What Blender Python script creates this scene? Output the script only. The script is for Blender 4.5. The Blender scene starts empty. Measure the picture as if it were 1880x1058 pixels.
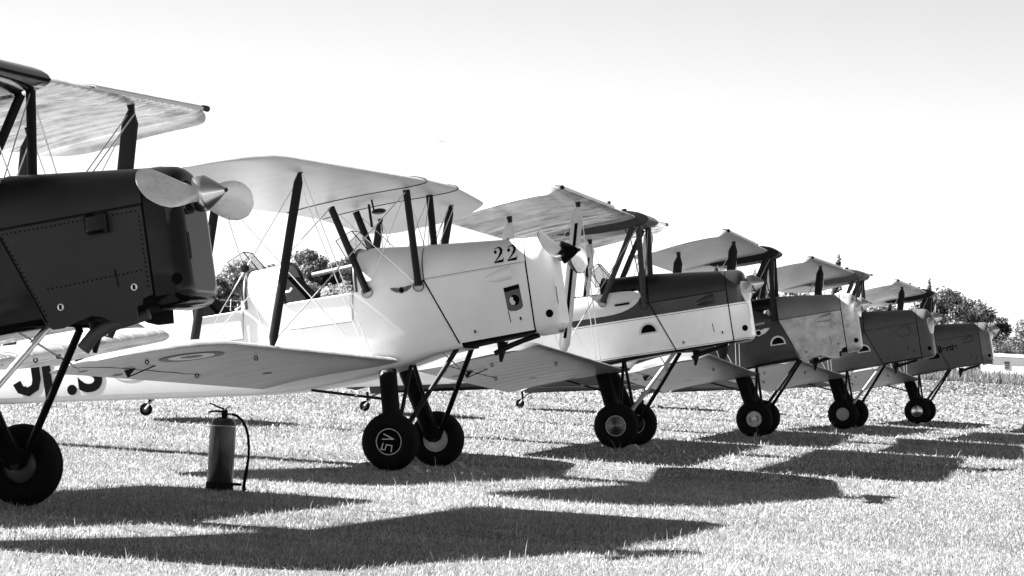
import bpy, math, random
import numpy as np
from mathutils import Vector, Matrix

random.seed(7); rng = np.random.default_rng(7)
scn = bpy.context.scene
col = scn.collection
PI = math.pi

# ------------------------------------------------------------------ camera
CAM_H = 1.089
cam = bpy.data.cameras.new('camera'); cam_o = bpy.data.objects.new('camera', cam); col.objects.link(cam_o)
cam.sensor_width = 36.0; cam.lens = 6400/1880*36; cam.clip_start = 0.5; cam.clip_end = 20000
cam_o.matrix_world = (Matrix.Translation((0, 0, CAM_H)) @ Matrix.Rotation(PI/2 + math.atan(101.2/6400), 4, 'X')
                      @ Matrix.Rotation(0.0587, 4, 'Z'))
scn.camera = cam_o

# ------------------------------------------------------------------ sky and sun
SUN_EL = math.radians(34.8); SHADOW_AZ = math.radians(-9.5)
world = bpy.data.worlds.new('World'); scn.world = world; world.use_nodes = True
wn = world.node_tree.nodes; wl = world.node_tree.links
sky = wn.new('ShaderNodeTexSky'); sky.sky_type = 'NISHITA'; sky.sun_disc = False
sky.sun_elevation = SUN_EL; sky.sun_rotation = -PI/2 - SHADOW_AZ
sky.air_density = 1.5; sky.dust_density = 0.0; sky.ozone_density = 10.0
sep = wn.new('ShaderNodeSeparateColor')           # black-and-white film behind a red filter
wl.new(sky.outputs[0], sep.inputs[0]); wl.new(sep.outputs[0], wn['Background'].inputs[0])
wn['Background'].inputs[1].default_value = 0.05
sun = bpy.data.lights.new('sun', 'SUN'); sun.energy = 5.0; sun.angle = math.radians(0.53)
sun_o = bpy.data.objects.new('sun', sun); col.objects.link(sun_o)
Ld = Vector((math.cos(SUN_EL)*math.cos(SHADOW_AZ), math.cos(SUN_EL)*math.sin(SHADOW_AZ), -math.sin(SUN_EL)))
sun_o.rotation_euler = Ld.to_track_quat('-Z', 'Y').to_euler()
sun_o.location = (-20, 0, 20)
scn.view_settings.view_transform = 'Standard'; scn.view_settings.look = 'None'
scn.view_settings.exposure = 2.68; scn.view_settings.gamma = 1.0
scn.render.engine = 'CYCLES'

# ------------------------------------------------------------------ materials
_mats = {}
def mat(name, v, rough=0.5, metal=0.0, coat=0.0, var=0.10, scale=5.0, bump=0.0, bscale=80.0, rvar=0.08, transl=0.0, ramp=None, stretch=None, spec=0.5, ribs=None):
    if name in _mats: return _mats[name]
    m = bpy.data.materials.new(name); m.use_nodes = True; _mats[name] = m
    N = m.node_tree.nodes; L = m.node_tree.links; b = N['Principled BSDF']
    tc = N.new('ShaderNodeTexCoord'); vec = tc.outputs['Object']
    if stretch:
        mp = N.new('ShaderNodeMapping'); mp.inputs['Scale'].default_value = stretch; L.new(vec, mp.inputs[0]); vec = mp.outputs[0]
    nz = N.new('ShaderNodeTexNoise'); nz.inputs['Scale'].default_value = scale; nz.inputs['Detail'].default_value = 6
    nz.inputs['Roughness'].default_value = 0.65; L.new(vec, nz.inputs['Vector'])
    mr = N.new('ShaderNodeMapRange'); mr.inputs[1].default_value = .3; mr.inputs[2].default_value = .7
    mr.inputs[3].default_value = 1-var; mr.inputs[4].default_value = 1+var; L.new(nz.outputs[0], mr.inputs[0])
    mul = N.new('ShaderNodeMath'); mul.operation = 'MULTIPLY'; L.new(mr.outputs[0], mul.inputs[0]); mul.inputs[1].default_value = v
    if ramp:      # paint scheme by height on the body: list of (z, value)
        at = N.new('ShaderNodeAttribute'); at.attribute_name = 'bco'
        sx = N.new('ShaderNodeSeparateXYZ'); L.new(at.outputs['Vector'], sx.inputs[0])
        zr = N.new('ShaderNodeMapRange'); zr.inputs[1].default_value = .5; zr.inputs[2].default_value = 1.8; L.new(sx.outputs[2], zr.inputs[0])
        cr = N.new('ShaderNodeValToRGB'); cr.color_ramp.interpolation = 'CONSTANT'; E = cr.color_ramp.elements
        while len(E) > 1: E.remove(E[-1])
        E[0].position = 0; E[0].color = (ramp[0][1],)*3 + (1,)
        for z, vv in ramp[1:]:
            e = E.new((z-.5)/1.3); e.color = (vv, vv, vv, 1)
        L.new(zr.outputs[0], cr.inputs[0]); L.new(cr.outputs[0], mul.inputs[1])
    if ribs:      # pale tape along every wing rib
        at = N.new('ShaderNodeAttribute'); at.attribute_name = 'bco'; sx = N.new('ShaderNodeSeparateXYZ'); L.new(at.outputs['Vector'], sx.inputs[0])
        ch = [('ABSOLUTE', None), ('SUBTRACT', ribs[0]), ('DIVIDE', ribs[1]), ('ADD', .5), ('FRACT', None), ('SUBTRACT', .5), ('ABSOLUTE', None), ('LESS_THAN', ribs[2])]
        last = sx.outputs[1]
        for op, c_ in ch:
            q = N.new('ShaderNodeMath'); q.operation = op; L.new(last, q.inputs[0]); last = q.outputs[0]
            if c_ is not None: q.inputs[1].default_value = c_
        q = N.new('ShaderNodeMath'); q.operation = 'MULTIPLY_ADD'; L.new(last, q.inputs[0]); q.inputs[1].default_value = ribs[3]; q.inputs[2].default_value = 1.0
        q2 = N.new('ShaderNodeMath'); q2.operation = 'MULTIPLY'; L.new(mul.outputs[0], q2.inputs[0]); L.new(q.outputs[0], q2.inputs[1]); mul = q2
    L.new(mul.outputs[0], b.inputs['Base Color'])
    rr = N.new('ShaderNodeMapRange'); rr.inputs[1].default_value = .3; rr.inputs[2].default_value = .7
    rr.inputs[3].default_value = max(.03, rough-rvar); rr.inputs[4].default_value = min(1, rough+rvar); L.new(nz.outputs[0], rr.inputs[0])
    L.new(rr.outputs[0], b.inputs['Roughness'])
    b.inputs['Metallic'].default_value = metal; b.inputs['Coat Weight'].default_value = coat; b.inputs['Coat Roughness'].default_value = .08
    b.inputs['Specular IOR Level'].default_value = spec
    if bump:
        n2 = N.new('ShaderNodeTexNoise'); n2.inputs['Scale'].default_value = bscale; n2.inputs['Detail'].default_value = 4; L.new(vec, n2.inputs['Vector'])
        bp = N.new('ShaderNodeBump'); bp.inputs['Strength'].default_value = bump; bp.inputs['Distance'].default_value = .01
        L.new(n2.outputs[0], bp.inputs['Height']); L.new(bp.outputs[0], b.inputs['Normal'])
    if transl:
        t = N.new('ShaderNodeBsdfTranslucent'); L.new(mul.outputs[0], t.inputs[0])
        mx = N.new('ShaderNodeMixShader'); mx.inputs[0].default_value = transl
        L.new(b.outputs[0], mx.inputs[1]); L.new(t.outputs[0], mx.inputs[2]); L.new(mx.outputs[0], N['Material Output'].inputs[0])
    return m
def glass_mat():
    if 'glass' in _mats: return _mats['glass']
    m = bpy.data.materials.new('clear_perspex'); m.use_nodes = True; _mats['glass'] = m
    N = m.node_tree.nodes; L = m.node_tree.links
    for n in list(N):
        if n.type == 'BSDF_PRINCIPLED': N.remove(n)
    a = N.new('ShaderNodeBsdfTransparent'); a.inputs[0].default_value = (.88, .88, .88, 1)
    g = N.new('ShaderNodeBsdfGlossy'); g.inputs['Roughness'].default_value = .06
    mx = N.new('ShaderNodeMixShader'); mx.inputs[0].default_value = .12
    L.new(a.outputs[0], mx.inputs[1]); L.new(g.outputs[0], mx.inputs[2]); L.new(mx.outputs[0], N['Material Output'].inputs[0])
    return m

BLACK = mat('black_rubber', .005, .8, var=.3, bump=.15, bscale=40, spec=.12)
DARK = mat('dark_paint', .005, .45, var=.2, spec=.18)
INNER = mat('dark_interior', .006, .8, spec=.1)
STEEL = mat('bright_steel', .6, .3, metal=1)
WIRE = mat('streamline_wire', .62, .35, metal=.6)
WHITEP = mat('white_marking', .55, .5)
GREYM = mat('grey_marking', .06, .5, spec=.3)
BLACKP = mat('black_marking', .002, .6, spec=.05)
WOOD = mat('pale_wood', .5, .6, var=.2, stretch=(3, 30, 30))

# ------------------------------------------------------------------ mesh helpers
class MB:
    def __init__(s): s.v = []; s.f = []; s.sm = []
    def add(s, vs, fs, smooth=True):
        o = len(s.v); s.v += [tuple(map(float, p)) for p in vs]
        s.f += [tuple(i+o for i in f) for f in fs]; s.sm += [smooth]*len(fs)
        return s
    def loft(s, rings, closed=True, caps=(False, False), smooth=True):
        n = len(rings[0]); vs = [p for r in rings for p in r]; fs = []
        for i in range(len(rings)-1):
            for j in range(n if closed else n-1):
                k = (j+1) % n; fs.append((i*n+j, i*n+k, (i+1)*n+k, (i+1)*n+j))
        s.add(vs, fs, smooth)
        if caps[0]: s.add(rings[0], [tuple(range(n))[::-1]], False)
        if caps[1]: s.add(rings[-1], [tuple(range(n))], False)
        return s
    def tube(s, pts, r, n=8, caps=True, smooth=True):
        pts = [Vector(p) for p in pts]; rs = r if isinstance(r, (list, tuple)) else [r]*len(pts); rings = []
        up = None
        for i, p in enumerate(pts):
            d = (pts[min(i+1, len(pts)-1)]-pts[max(i-1, 0)]).normalized()
            if up is None: up = Vector((0, 0, 1)) if abs(d.z) < .9 else Vector((1, 0, 0))
            a = d.cross(up).normalized(); b = a.cross(d).normalized(); up = b
            rings.append([p + a*math.cos(t)*rs[i] + b*math.sin(t)*rs[i] for t in [2*PI*k/n for k in range(n)]])
        return s.loft(rings, True, (caps, caps), smooth)
    def blade(s, a, b, chord, thick, cdir=(1, 0, 0), n=12, taper=(1, 1)):   # streamlined strut
        a = Vector(a); b = Vector(b); ax = (b-a).normalized(); cd = Vector(cdir); cd = (cd-ax*cd.dot(ax)).normalized(); td = ax.cross(cd)
        rings = []
        for t, k in ((0, taper[0]), (.06, 1), (.5, 1), (.94, 1), (1, taper[1])):
            p = a.lerp(b, t)
            rings.append([p + cd*math.cos(u)*chord*.5*k + td*math.sin(u)*thick*.5*k for u in [2*PI*i/n for i in range(n)]])
        return s.loft(rings, True, (True, True))
    def lathe(s, prof, c, axis='y', n=32, flip=1):
        rings = []
        for r, h in prof:
            ring = []
            for i in range(n):
                t = 2*PI*i/n; u, w = r*math.cos(t), r*math.sin(t)
                ring.append({'y': (c[0]+u, c[1]+h*flip, c[2]+w), 'x': (c[0]+h, c[1]+u, c[2]+w), 'z': (c[0]+u, c[1]+w, c[2]+h)}[axis])
            rings.append(ring)
        return s.loft(rings, True)
    def box(s, c, d, smooth=False):
        x, y, z = c; a, b, h = d[0]/2, d[1]/2, d[2]/2
        vs = [(x+i*a, y+j*b, z+k*h) for i in (-1, 1) for j in (-1, 1) for k in (-1, 1)]
        return s.add(vs, [(0, 1, 3, 2), (4, 6, 7, 5), (0, 4, 5, 1), (2, 3, 7, 6), (0, 2, 6, 4), (1, 5, 7, 3)], smooth)
    def plate(s, poly, yf, side=-1, t=.006, off=.004):      # polygon in (x,z) laid on a body side surface y = side*(yf+off)
        o = [(x, side*(yf(x, z)+off), z) for x, z in poly]; i = [(x, side*(yf(x, z)+off-t), z) for x, z in poly]; n = len(poly)
        s.add(o+i, [tuple(range(n)), tuple(range(2*n-1, n-1, -1))] + [(k, k+n, (k+1) % n+n, (k+1) % n) for k in range(n)], False)
        return s

def link(o, parent=None):
    col.objects.link(o)
    if parent: o.parent = parent
    return o
def build(name, mb, m, parent=None, tf=None, fix=True):
    me = bpy.data.meshes.new(name); v = np.array(mb.v, dtype=float)
    w = tf(v) if tf else v
    me.from_pydata(w.tolist(), [], mb.f)
    me.polygons.foreach_set('use_smooth', mb.sm)
    if tf:
        at = me.attributes.new('bco', 'FLOAT_VECTOR', 'POINT'); at.data.foreach_set('vector', v.astype(np.float32).ravel())
    if fix:
        import bmesh
        bm = bmesh.new(); bm.from_mesh(me); bmesh.ops.recalc_face_normals(bm, faces=bm.faces); bm.to_mesh(me); bm.free()
    if fix: me.set_sharp_from_angle(angle=math.radians(38))
    me.materials.append(m)
    return link(bpy.data.objects.new(name, me), parent)
def thing(name, label, cat, loc=(0, 0, 0), rz=0, group=None):
    o = bpy.data.objects.new(name, None); col.objects.link(o); o.location = loc; o.rotation_euler = (0, 0, rz); o.empty_display_size = .3
    o['label'] = label; o['category'] = cat
    if group: o['group'] = group
    return o
def tag(o, label=None, cat=None, group=None, kind=None):
    for k, v in (('label', label), ('category', cat), ('group', group), ('kind', kind)):
        if v: o[k] = v
    return o
def text_mesh(txt, size, bold=0.0, shear=0.0):
    cu = bpy.data.curves.new('lettering', 'FONT'); cu.body = txt; cu.size = size; cu.offset = bold; cu.shear = shear; cu.align_x = 'CENTER'; cu.align_y = 'CENTER'
    o = bpy.data.objects.new('lettering', cu); me = bpy.data.meshes.new_from_object(o)
    v = [tuple(p.co) for p in me.vertices]; f = [tuple(p.vertices) for p in me.polygons]
    bpy.data.objects.remove(o); bpy.data.curves.remove(cu); bpy.data.meshes.remove(me)
    return v, f

# ------------------------------------------------------------------ aeroplanes
R = 0.245; TH = 0.21; CT, ST = math.cos(TH), math.sin(TH)
def body_tf(v):
    return np.stack([v[:, 0]*CT - v[:, 2]*ST, v[:, 1], v[:, 0]*ST + v[:, 2]*CT + R], 1)

class Geo:
    """fuselage surface: stations (x, z bottom, z shoulder, z top, half width)"""
    def __init__(s, st, corner=.05, p=2.2):
        st = sorted(st); a = np.array(st); s.x = a[:, 0]; s.a = a; s.corner = corner; s.p = p
    def at(s, x): return [float(np.interp(x, s.x, s.a[:, k])) for k in (1, 2, 3, 4)]
    def half(s, x, z):
        zb, zl, zt, hw = s.at(x); c = min(s.corner, hw*.5)
        if z > zl: t = min(1, (z-zl)/max(1e-4, zt-zl)); return hw*max(0, 1-t**s.p)**(1/s.p)
        if z < zb+c: t = min(1, (zb+c-z)/c); return hw-c+c*math.sqrt(max(0, 1-t*t))
        return hw
    def lower(s, x, zr, d=0):       # half profile bottom centre -> rim
        zb, zl, zt, hw = s.at(x); hw -= d; zb += d; c = min(s.corner, hw*.5)
        q = [(0, zb), (hw-c, zb)] + [(hw-c+c*math.sin(t), zb+c-c*math.cos(t)) for t in (PI/8, PI/4, 3*PI/8, PI/2)]
        for k in range(1, 4): q.append((hw, zb+c+(min(zl, zr)-zb-c)*k/3))
        zr = max(zr, zl)
        for k in range(1, 7):
            z = zl+(zr-zl)*k/6; q.append((max(0.0, s.half(x, z)-d) if zr > zl+1e-6 else hw, z))
        return q
    def uring(s, x, zr, d=0):
        q = s.lower(x, zr, d); return [(x, y, z) for y, z in q[::-1]] + [(x, -y, z) for y, z in q[1:]]
    def arc(s, x, z0, n=9, d=0):    # deck over the top from z0 to z0
        zb, zl, zt, hw = s.at(x); t0 = max(0.0, (z0-zl)/(zt-zl)); a0 = math.asin(min(1, t0**(s.p/2))); q = []
        for k in range(-n, n+1):
            u = a0+(PI/2-a0)*(1-abs(k)/n); cy = math.cos(u)**(2/s.p) if math.cos(u) > 1e-9 else 0; sz = math.sin(u)**(2/s.p)
            q.append((x, (1 if k < 0 else -1)*(hw-d)*cy, zl+(zt-zl-d)*sz))
        return q

def foil(n=13):
    c = (1-np.cos(np.linspace(0, PI, n)))/2
    th = .085*(0.2969*np.sqrt(c)-.126*c-.3516*c**2+.2843*c**3-.1015*c**4)*5
    cam_ = .046*4*c*(1-c)
    return c, cam_+th, cam_*.7-th*.7

class Wing:
    def __init__(s, side, y0, y1, le, zz, chord, inc=.055, tip=(.3, .15, .35), rib=.33, sag=.007, thick=1.0, droop=.05):
        s.droop = droop
        s.side = side; s.y0 = y0; s.y1 = y1; s.le = le; s.zz = zz; s.ch = chord; s.inc = inc; s.tip = tip; s.rib = rib; s.sag = sag; s.thick = thick
        s.c, s.zu, s.zl = foil()
    def frame(s, y):
        yk = s.y1-s.tip[0]; f = (y-s.y0)/(s.y1-s.y0)
        le = s.le[0]+(s.le[1]-s.le[0])*f; z = s.zz[0]+(s.zz[1]-s.zz[0])*f; te = le-s.ch; k = 1.0
        if y > yk:
            t = min(1, (y-yk)/s.tip[0]); e = 1-math.sqrt(max(0, 1-t*t)); le -= s.tip[1]*e; te += s.tip[2]*e; k = max(.2, math.sqrt(max(0, 1-t*t))); z -= s.droop*t**1.6
        return le, te, z, k, s.le[0]+(s.le[1]-s.le[0])*f
    def pt(s, y, c, upper, off=0.0):
        le, te, z, k, le0 = s.frame(y); ch = le-te; x = le-c*ch
        w = np.interp(c, s.c, s.zu if upper else s.zl)*s.ch*k*s.thick
        ph = ((y-s.y0)/s.rib) % 1.0; win = max(0., min(1., (c-.1)/.15))*max(0., min(1., (1-c)/.12))
        sg = s.sag*(math.sin(PI*ph)**1.2 if 0 < ph < 1 else 0)*win
        ph2 = ((y-s.y0)/(s.rib*.5)) % 1.0; win2 = max(0., 1-abs(c-.09)/.09)
        sg += s.sag*.6*abs(math.sin(PI*ph2))*win2
        if y > s.y1-s.tip[0]*.8: sg *= .3
        w += (-sg if upper else sg)
        return (x, s.side*y, z-(le0-x)*s.inc + w + (off if upper else -off))
    def mesh(s, cut=None):
        ys = list(np.arange(s.y0, s.y1-s.tip[0], s.rib/8)); ys += [s.y1-s.tip[0]*(1-math.sin(t)) for t in np.linspace(0, PI/2, 9)]
        mb = MB(); rings = []
        for y in ys:
            u = [s.pt(y, c, True) for c in s.c[::-1]]; l = [s.pt(y, c, False) for c in s.c[1:-1]]
            rings.append(u+l)
        mb.loft(rings, True, (True, True)); return mb

def disc_ring(f, r0, r1, n=28):
    mb = MB(); a = [f(r0*math.cos(t), r0*math.sin(t)) for t in [2*PI*i/n for i in range(n)]]; b = [f(r1*math.cos(t), r1*math.sin(t)) for t in [2*PI*i/n for i in range(n)]]
    mb.loft([a, b], True, smooth=False); return mb

def wheel(root, y, hub, side_hub=True):
    s = 1 if y > 0 else -1
    W = .085
    prof = [(.105, -W*.55), (.115, -W*.8), (.15, -W*1.02), (.19, -W*1.05), (.222, -W*.8), (.238, -W*.45), (.243, -W*.16), (.236, -W*.13), (.236, -W*.07), (.245, -W*.04), (.245, W*.04), (.236, W*.07), (.236, W*.13), (.243, W*.16), (.238, W*.45), (.222, W*.8), (.19, W*1.05), (.15, W*1.02), (.115, W*.8), (.105, W*.55)]
    w = build('wheel', MB().lathe(prof, (0, y, 0), 'y', 48), BLACK, root, body_tf)
    for sg in (-1, 1):
        out = sg == s
        m = hub['outer'] if out else hub['inner']
        build('hub_disc', MB().lathe([(.108, W*.52*sg), (.1, W*.62*sg), (.06, W*(.72 if not hub.get('flat') or not out else .66)*sg), (.03, W*.78*sg), (.0005, W*.8*sg)], (0, y, 0), 'y', 36), m, w, body_tf)
        if hub.get('ring') is not None:
            mb = MB(); ring = []
            for r, h in ((.103, .69), (.108, .73), (.113, .69), (.108, .6), (.103, .69)):
                ring.append((r, W*h*sg))
            mb.lathe(ring, (0, y, 0), 'y', 40); build('hub_ring', mb, hub['ring'], w, body_tf)
    if hub.get('SV') and y < 0:
        yy = y-W*.95; mb = MB()
        def stroke(ps, k):
            for i in range(len(ps)-1):
                a = Vector((ps[i][0], 0, ps[i][1])); b = Vector((ps[i+1][0], 0, ps[i+1][1])); d = (b-a).normalized(); n_ = Vector((-d.z, 0, d.x))*.0045; a -= d*.004; b += d*.004
                mb.add([(q.x, yy-.0006*(k+i % 2), q.z) for q in (a+n_, b+n_, b-n_, a-n_)], [(0, 1, 2, 3)], False)
        rot = lambda x, z: (x*math.cos(-.151)-z*math.sin(-.151), x*math.sin(-.151)+z*math.cos(-.151))
        stroke([rot(*q) for q in ((-.038, .065), (.046, .022), (-.048, .022))], 0)
        stroke([rot(*q) for q in ((-.043, -.014), (-.06, -.062), (-.026, -.066), (-.014, -.024), (.034, -.032), (.026, -.08))], 2)
        build('wheel_lettering', mb, WHITEP, w, body_tf)
    if hub.get('bolts') and y < 0:
        for i in range(6):
            t = i*PI/3; mb = MB().lathe([(.008, 0), (.006, -.006), (.0005, -.007)], (.085*math.cos(t), y-W*.6, .085*math.sin(t)), 'y', 8); build('hub_bolt', mb, BLACKP, w, body_tf)
        mb = MB().lathe([(.03, 0), (.028, -.02), (.0005, -.022)], (0, y-W*.76, 0), 'y', 16); build('hub_cap', mb, STEEL, w, body_tf)
        mb = MB()
        for sg in (-1, 1):
            mb.tube([(sg*(.04+.015*math.sin(q)), y-W*.74, .045*math.cos(q)) for q in np.linspace(.35, PI-.35, 9)], .005, 6)
        build('hub_clip', mb, BLACKP, w, body_tf)
    return w

def propeller(root, hubp, ang, m, mspin, rad=.98, spin=(.10, .19), cyl=.08):
    mb = MB(); hx, hz = hubp
    for k in (0, 1):
        phi = ang+k*PI; er = Vector((0, math.cos(phi), math.sin(phi))); et = Vector((0, -math.sin(phi), math.cos(phi))); rings = []
        for t in (0, .08, .18, .3, .45, .6, .75, .86, .93, .97, .99, 1):
            r = .03+t*(rad-.03); ch = np.interp(t, [0, .15, .4, .62, .8, .93, .98, 1], [.10, .12, .20, .235, .215, .15, .09, .02])
            th = np.interp(t, [0, .15, .5, 1], [.075, .06, .03, .01]); be = np.interp(t, [0, .2, .6, 1], [.42, .38, .3, .24])
            cd = et*math.cos(be)+Vector((1, 0, 0))*math.sin(be); nd = Vector((1, 0, 0))*math.cos(be)-et*math.sin(be); c0 = Vector((hx, 0, hz))+er*r
            ring = []
            for q in range(14):
                u = 2*PI*q/14; ring.append(c0+cd*math.cos(u)*ch*.5+nd*math.sin(u)*th*.5*(.55 if math.sin(u) < 0 else 1))
            rings.append(ring)
        mb.loft(rings, True, (True, True))
    mb.lathe([(.07, -.05), (.075, -.02), (.075, .03), (.06, .05)], (hx, 0, hz), 'x', 20)
    build('propeller', mb, m, root, body_tf)
    r, L = spin
    prof = [(r*.55, -.012), (r*.97, -.01), (r, -.004), (r, cyl), (r*.985, cyl+.004)] + [(r*.97*(1-t)**.8, cyl+.006+L*t) for t in np.linspace(.05, .93, 8)] + [(.012, cyl+L)]
    sp = build('spinner', MB().lathe(prof, (hx, 0, hz), 'x', 32), mspin, root, body_tf)
    build('spinner_tip', MB().lathe([(.014, 0), (.014, .012), (.004, .02), (.0005, .02)], (hx+cyl-.006+L, 0, hz), 'x', 10), DARK, sp, body_tf)

def wires(root, pairs, name, r=.0048):
    for a, b in pairs:
        build(name, MB().tube([a, b], r, 6), WIRE, root, body_tf)

def strip(g, xs, zlo, zhi, side=-1, off=.005, nz=7):     # curved skin panel that hugs the fuselage side
    return MB().loft([[(x, side*(g.half(x, zlo(x)+(zhi(x)-zlo(x))*k/nz)+off), zlo(x)+(zhi(x)-zlo(x))*k/nz) for k in range(nz+1)] for x in xs], False)

def badge(root, g, cx, cz, k, m):
    mb = MB(); yf = g.half
    for sg in (-1, 1):
        poly = [(cx+sg*.02*k, cz+.03*k), (cx+sg*.10*k, cz+.05*k), (cx+sg*.16*k, cz+.045*k), (cx+sg*.12*k, cz+.005*k), (cx+sg*.07*k, cz-.025*k), (cx+sg*.02*k, cz-.03*k)]
        mb.plate(poly, yf, -1, .002, .0045)
    poly = [(cx+.045*k*math.cos(t), cz+.045*k*math.sin(t)) for t in np.linspace(0, 2*PI, 18, endpoint=False)]
    mb.plate(poly, yf, -1, .002, .0058)
    b = build('winged_badge', mb, m, root, body_tf)
    mb = MB(); poly = [(cx+.033*k*math.cos(t), cz+.033*k*math.sin(t)) for t in np.linspace(0, 2*PI, 14, endpoint=False)]
    mb.plate(poly, yf, -1, .001, .0068); build('badge_centre', mb, BLACKP if m is not BLACKP else WHITEP, b, body_tf)

def aircraft(label, name, X, Y, psi, dz, K):
    """K: dict of geometry and finish"""
    T = K['tiger']; root = thing(name, label, 'aeroplane', (X, Y, dz), -psi, 'vintage biplanes parked in a row')
    P = lambda n, mb, m, par=None: build(n, mb, m, par or root, body_tf)
    if T:
        g = Geo([(1.6, .71, 1.28, 1.49, .275), (1.345, .70, 1.28, 1.50, .285), (.49, .695, 1.265, 1.595, .33), (0, .68, 1.28, 1.62, .345), (-.6, .67, 1.29, 1.61, .345), (-1.2, .68, 1.30, 1.61, .34), (-1.7, .72, 1.30, 1.59, .32), (-3.5, .93, 1.30, 1.47, .2), (-5.25, 1.13, 1.30, 1.40, .035)])
        fw, seam, nose, dg = .49, 1.345, 1.545, (.707, .695); cp = [(.0, -.55), (-.95, -1.6)]; rim = 1.45; hinge = 1.27
    else:
        g = Geo([(1.5, .75, 1.335, 1.53, .27), (1.25, .73, 1.334, 1.545, .285), (.37, .69, 1.304, 1.625, .33), (-.1, .60, 1.30, 1.68, .36), (-.7, .545, 1.30, 1.67, .365), (-1.2, .575, 1.31, 1.65, .36), (-1.7, .63, 1.31, 1.60, .34), (-3.55, .85, 1.30, 1.49, .22), (-5.1, 1.02, 1.28, 1.40, .04)], .05, 2.3)
        fw, seam, nose, dg = .365, 1.25, 1.45, (.591, .72); cp = [(-.22, -.86), (-1.2, -1.68)]; rim = 1.305; hinge = 1.32
    FM, CM, BM, NM = K['fus'], K['cowl'], K['bonnet'], K['nose']
    xt = float(g.x[0])
    # fuselage shell with open cockpits
    xs = sorted(set([xt, xt+.4, xt+1, xt+1.8, -2.6, -2.1] + [c for p in cp for c in p] + [0 if T else -.45, -.3, -1.4, .2, fw, dg[0]+.02]), reverse=True)
    mb = MB(); mb.loft([g.uring(x, rim if x < fw-.01 else g.at(x)[1]) for x in xs], False)
    fus = P('fuselage', mb, FM)
    edges = [fw-.004]+[c for p in cp for c in p]+[xt]
    for i in range(0, len(edges), 2):
        a, b = edges[i], edges[i+1]; n = max(2, int((a-b)/.12)); mb = MB()
        xx = [a+(b-a)*k/n for k in range(n+1)]
        mb.loft([g.arc(x, rim if x < fw-.02 else hinge) for x in xx], False); dk = P('deck', mb, K.get('deck', FM), fus)
        if i < 4:                                    # padded coaming roll on the cockpit edge
            e = b; P('coaming', MB().tube([(p[0]-.006, p[1], p[2]) for p in g.arc(e, rim, 10)], .016, 8), GREYM if not T else DARK, fus)
        if i > 0:
            P('coaming', MB().tube([(p[0], p[1], p[2]) for p in g.arc(a, rim, 10)], .014, 8), DARK, fus)
    for a, b in cp:
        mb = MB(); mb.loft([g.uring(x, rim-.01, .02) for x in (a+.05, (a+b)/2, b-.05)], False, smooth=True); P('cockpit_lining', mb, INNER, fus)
        mb = MB(); w_ = .24
        mb.add([(b+.30, -w_, rim-.12), (b+.30, w_, rim-.12), (b+.02, w_*.55, rim+.24), (b+.02, -w_*.55, rim+.24), (b+.26, -w_, rim-.12), (b+.26, w_, rim-.12), (b-.02, w_*.55, rim+.24), (b-.02, -w_*.55, rim+.24)], [(0, 1, 2, 3), (7, 6, 5, 4), (0, 3, 7, 4), (1, 5, 6, 2), (3, 2, 6, 7)], False)
        P('seat_back', mb, INNER)
        P('instrument_panel', MB().add([(a-.03, -.3, rim-.2), (a-.03, .3, rim-.2), (a-.03, .27, rim+.12), (a-.03, -.27, rim+.12)], [(0, 1, 2, 3)], False), INNER, fus)
        # windscreen: two raked side panes and a front pane, each with a thin frame
        zt = g.at(a)[2]; ws = None
        for quad in (((a+.10, -.14, zt-.03), (a+.10, .14, zt-.03), (a-.03, .13, zt+.17), (a-.03, -.13, zt+.17)), ((a+.10, -.14, zt-.03), (a-.03, -.13, zt+.17), (a-.16, -.21, zt+.10), (a-.07, -.24, zt-.09)), ((a+.10, .14, zt-.03), (a-.03, .13, zt+.17), (a-.16, .21, zt+.10), (a-.07, .24, zt-.09))):
            nn = (Vector(quad[1])-Vector(quad[0])).cross(Vector(quad[2])-Vector(quad[0])).normalized()*.0015
            pane = P('windscreen_pane', MB().add([Vector(q)+nn for q in quad]+[Vector(q)-nn for q in quad], [(0, 1, 2, 3), (7, 6, 5, 4), (0, 4, 5, 1), (1, 5, 6, 2), (2, 6, 7, 3), (3, 7, 4, 0)], False), glass_mat())
            P('pane_frame', MB().tube(list(quad)+[quad[0]], .005, 6), K.get('wsframe', DARK), pane)
    # cockpit doors
    for a, b in cp:
        for sd in (-1, 1):
            z0, z1 = (1.065, 1.30) if not T else (1.2, 1.455)
            d = P('cockpit_door', strip(g, [a-.07+(b-a+.1)*q/6 for q in range(7)], lambda x: z0+.012*(a-x)/(a-b), lambda x: z1, sd, .005), K.get('door', FM))
            if not T: P('door_seam', MB().tube([(b+.02, sd*(g.half(b, z0)+.006), z0+.012), (a-.07, sd*(g.half(a, z0)+.006), z0), (a-.035, sd*(g.half(a, z1)+.006), z1)], .0035, 5), GREYM, d)
            if not T: P('door_hinge', MB().tube([(a-.05, sd*(g.half(a, z1)+.006), z1+.002), (b+.02, sd*(g.half(b, z1)+.006), z1+.002)], .006, 6), WIRE, d)
    # engine: dark core, cowl panels round it
    mb = MB(); xx = [fw-.02, (fw+seam)/2, seam, nose-.10]
    mb.loft([g.lower(x, g.at(x)[1], .014) and ([(x, y, z) for y, z in g.lower(x, g.at(x)[1], .014)[::-1]] + [(x, -y, z) for y, z in g.lower(x, g.at(x)[1], .014)[1:]] + g.arc(x, g.at(x)[1], 6, .014)[::-1][1:-1]) for x in xx], True, (True, True))
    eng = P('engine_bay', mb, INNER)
    za = hinge+.004
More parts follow.
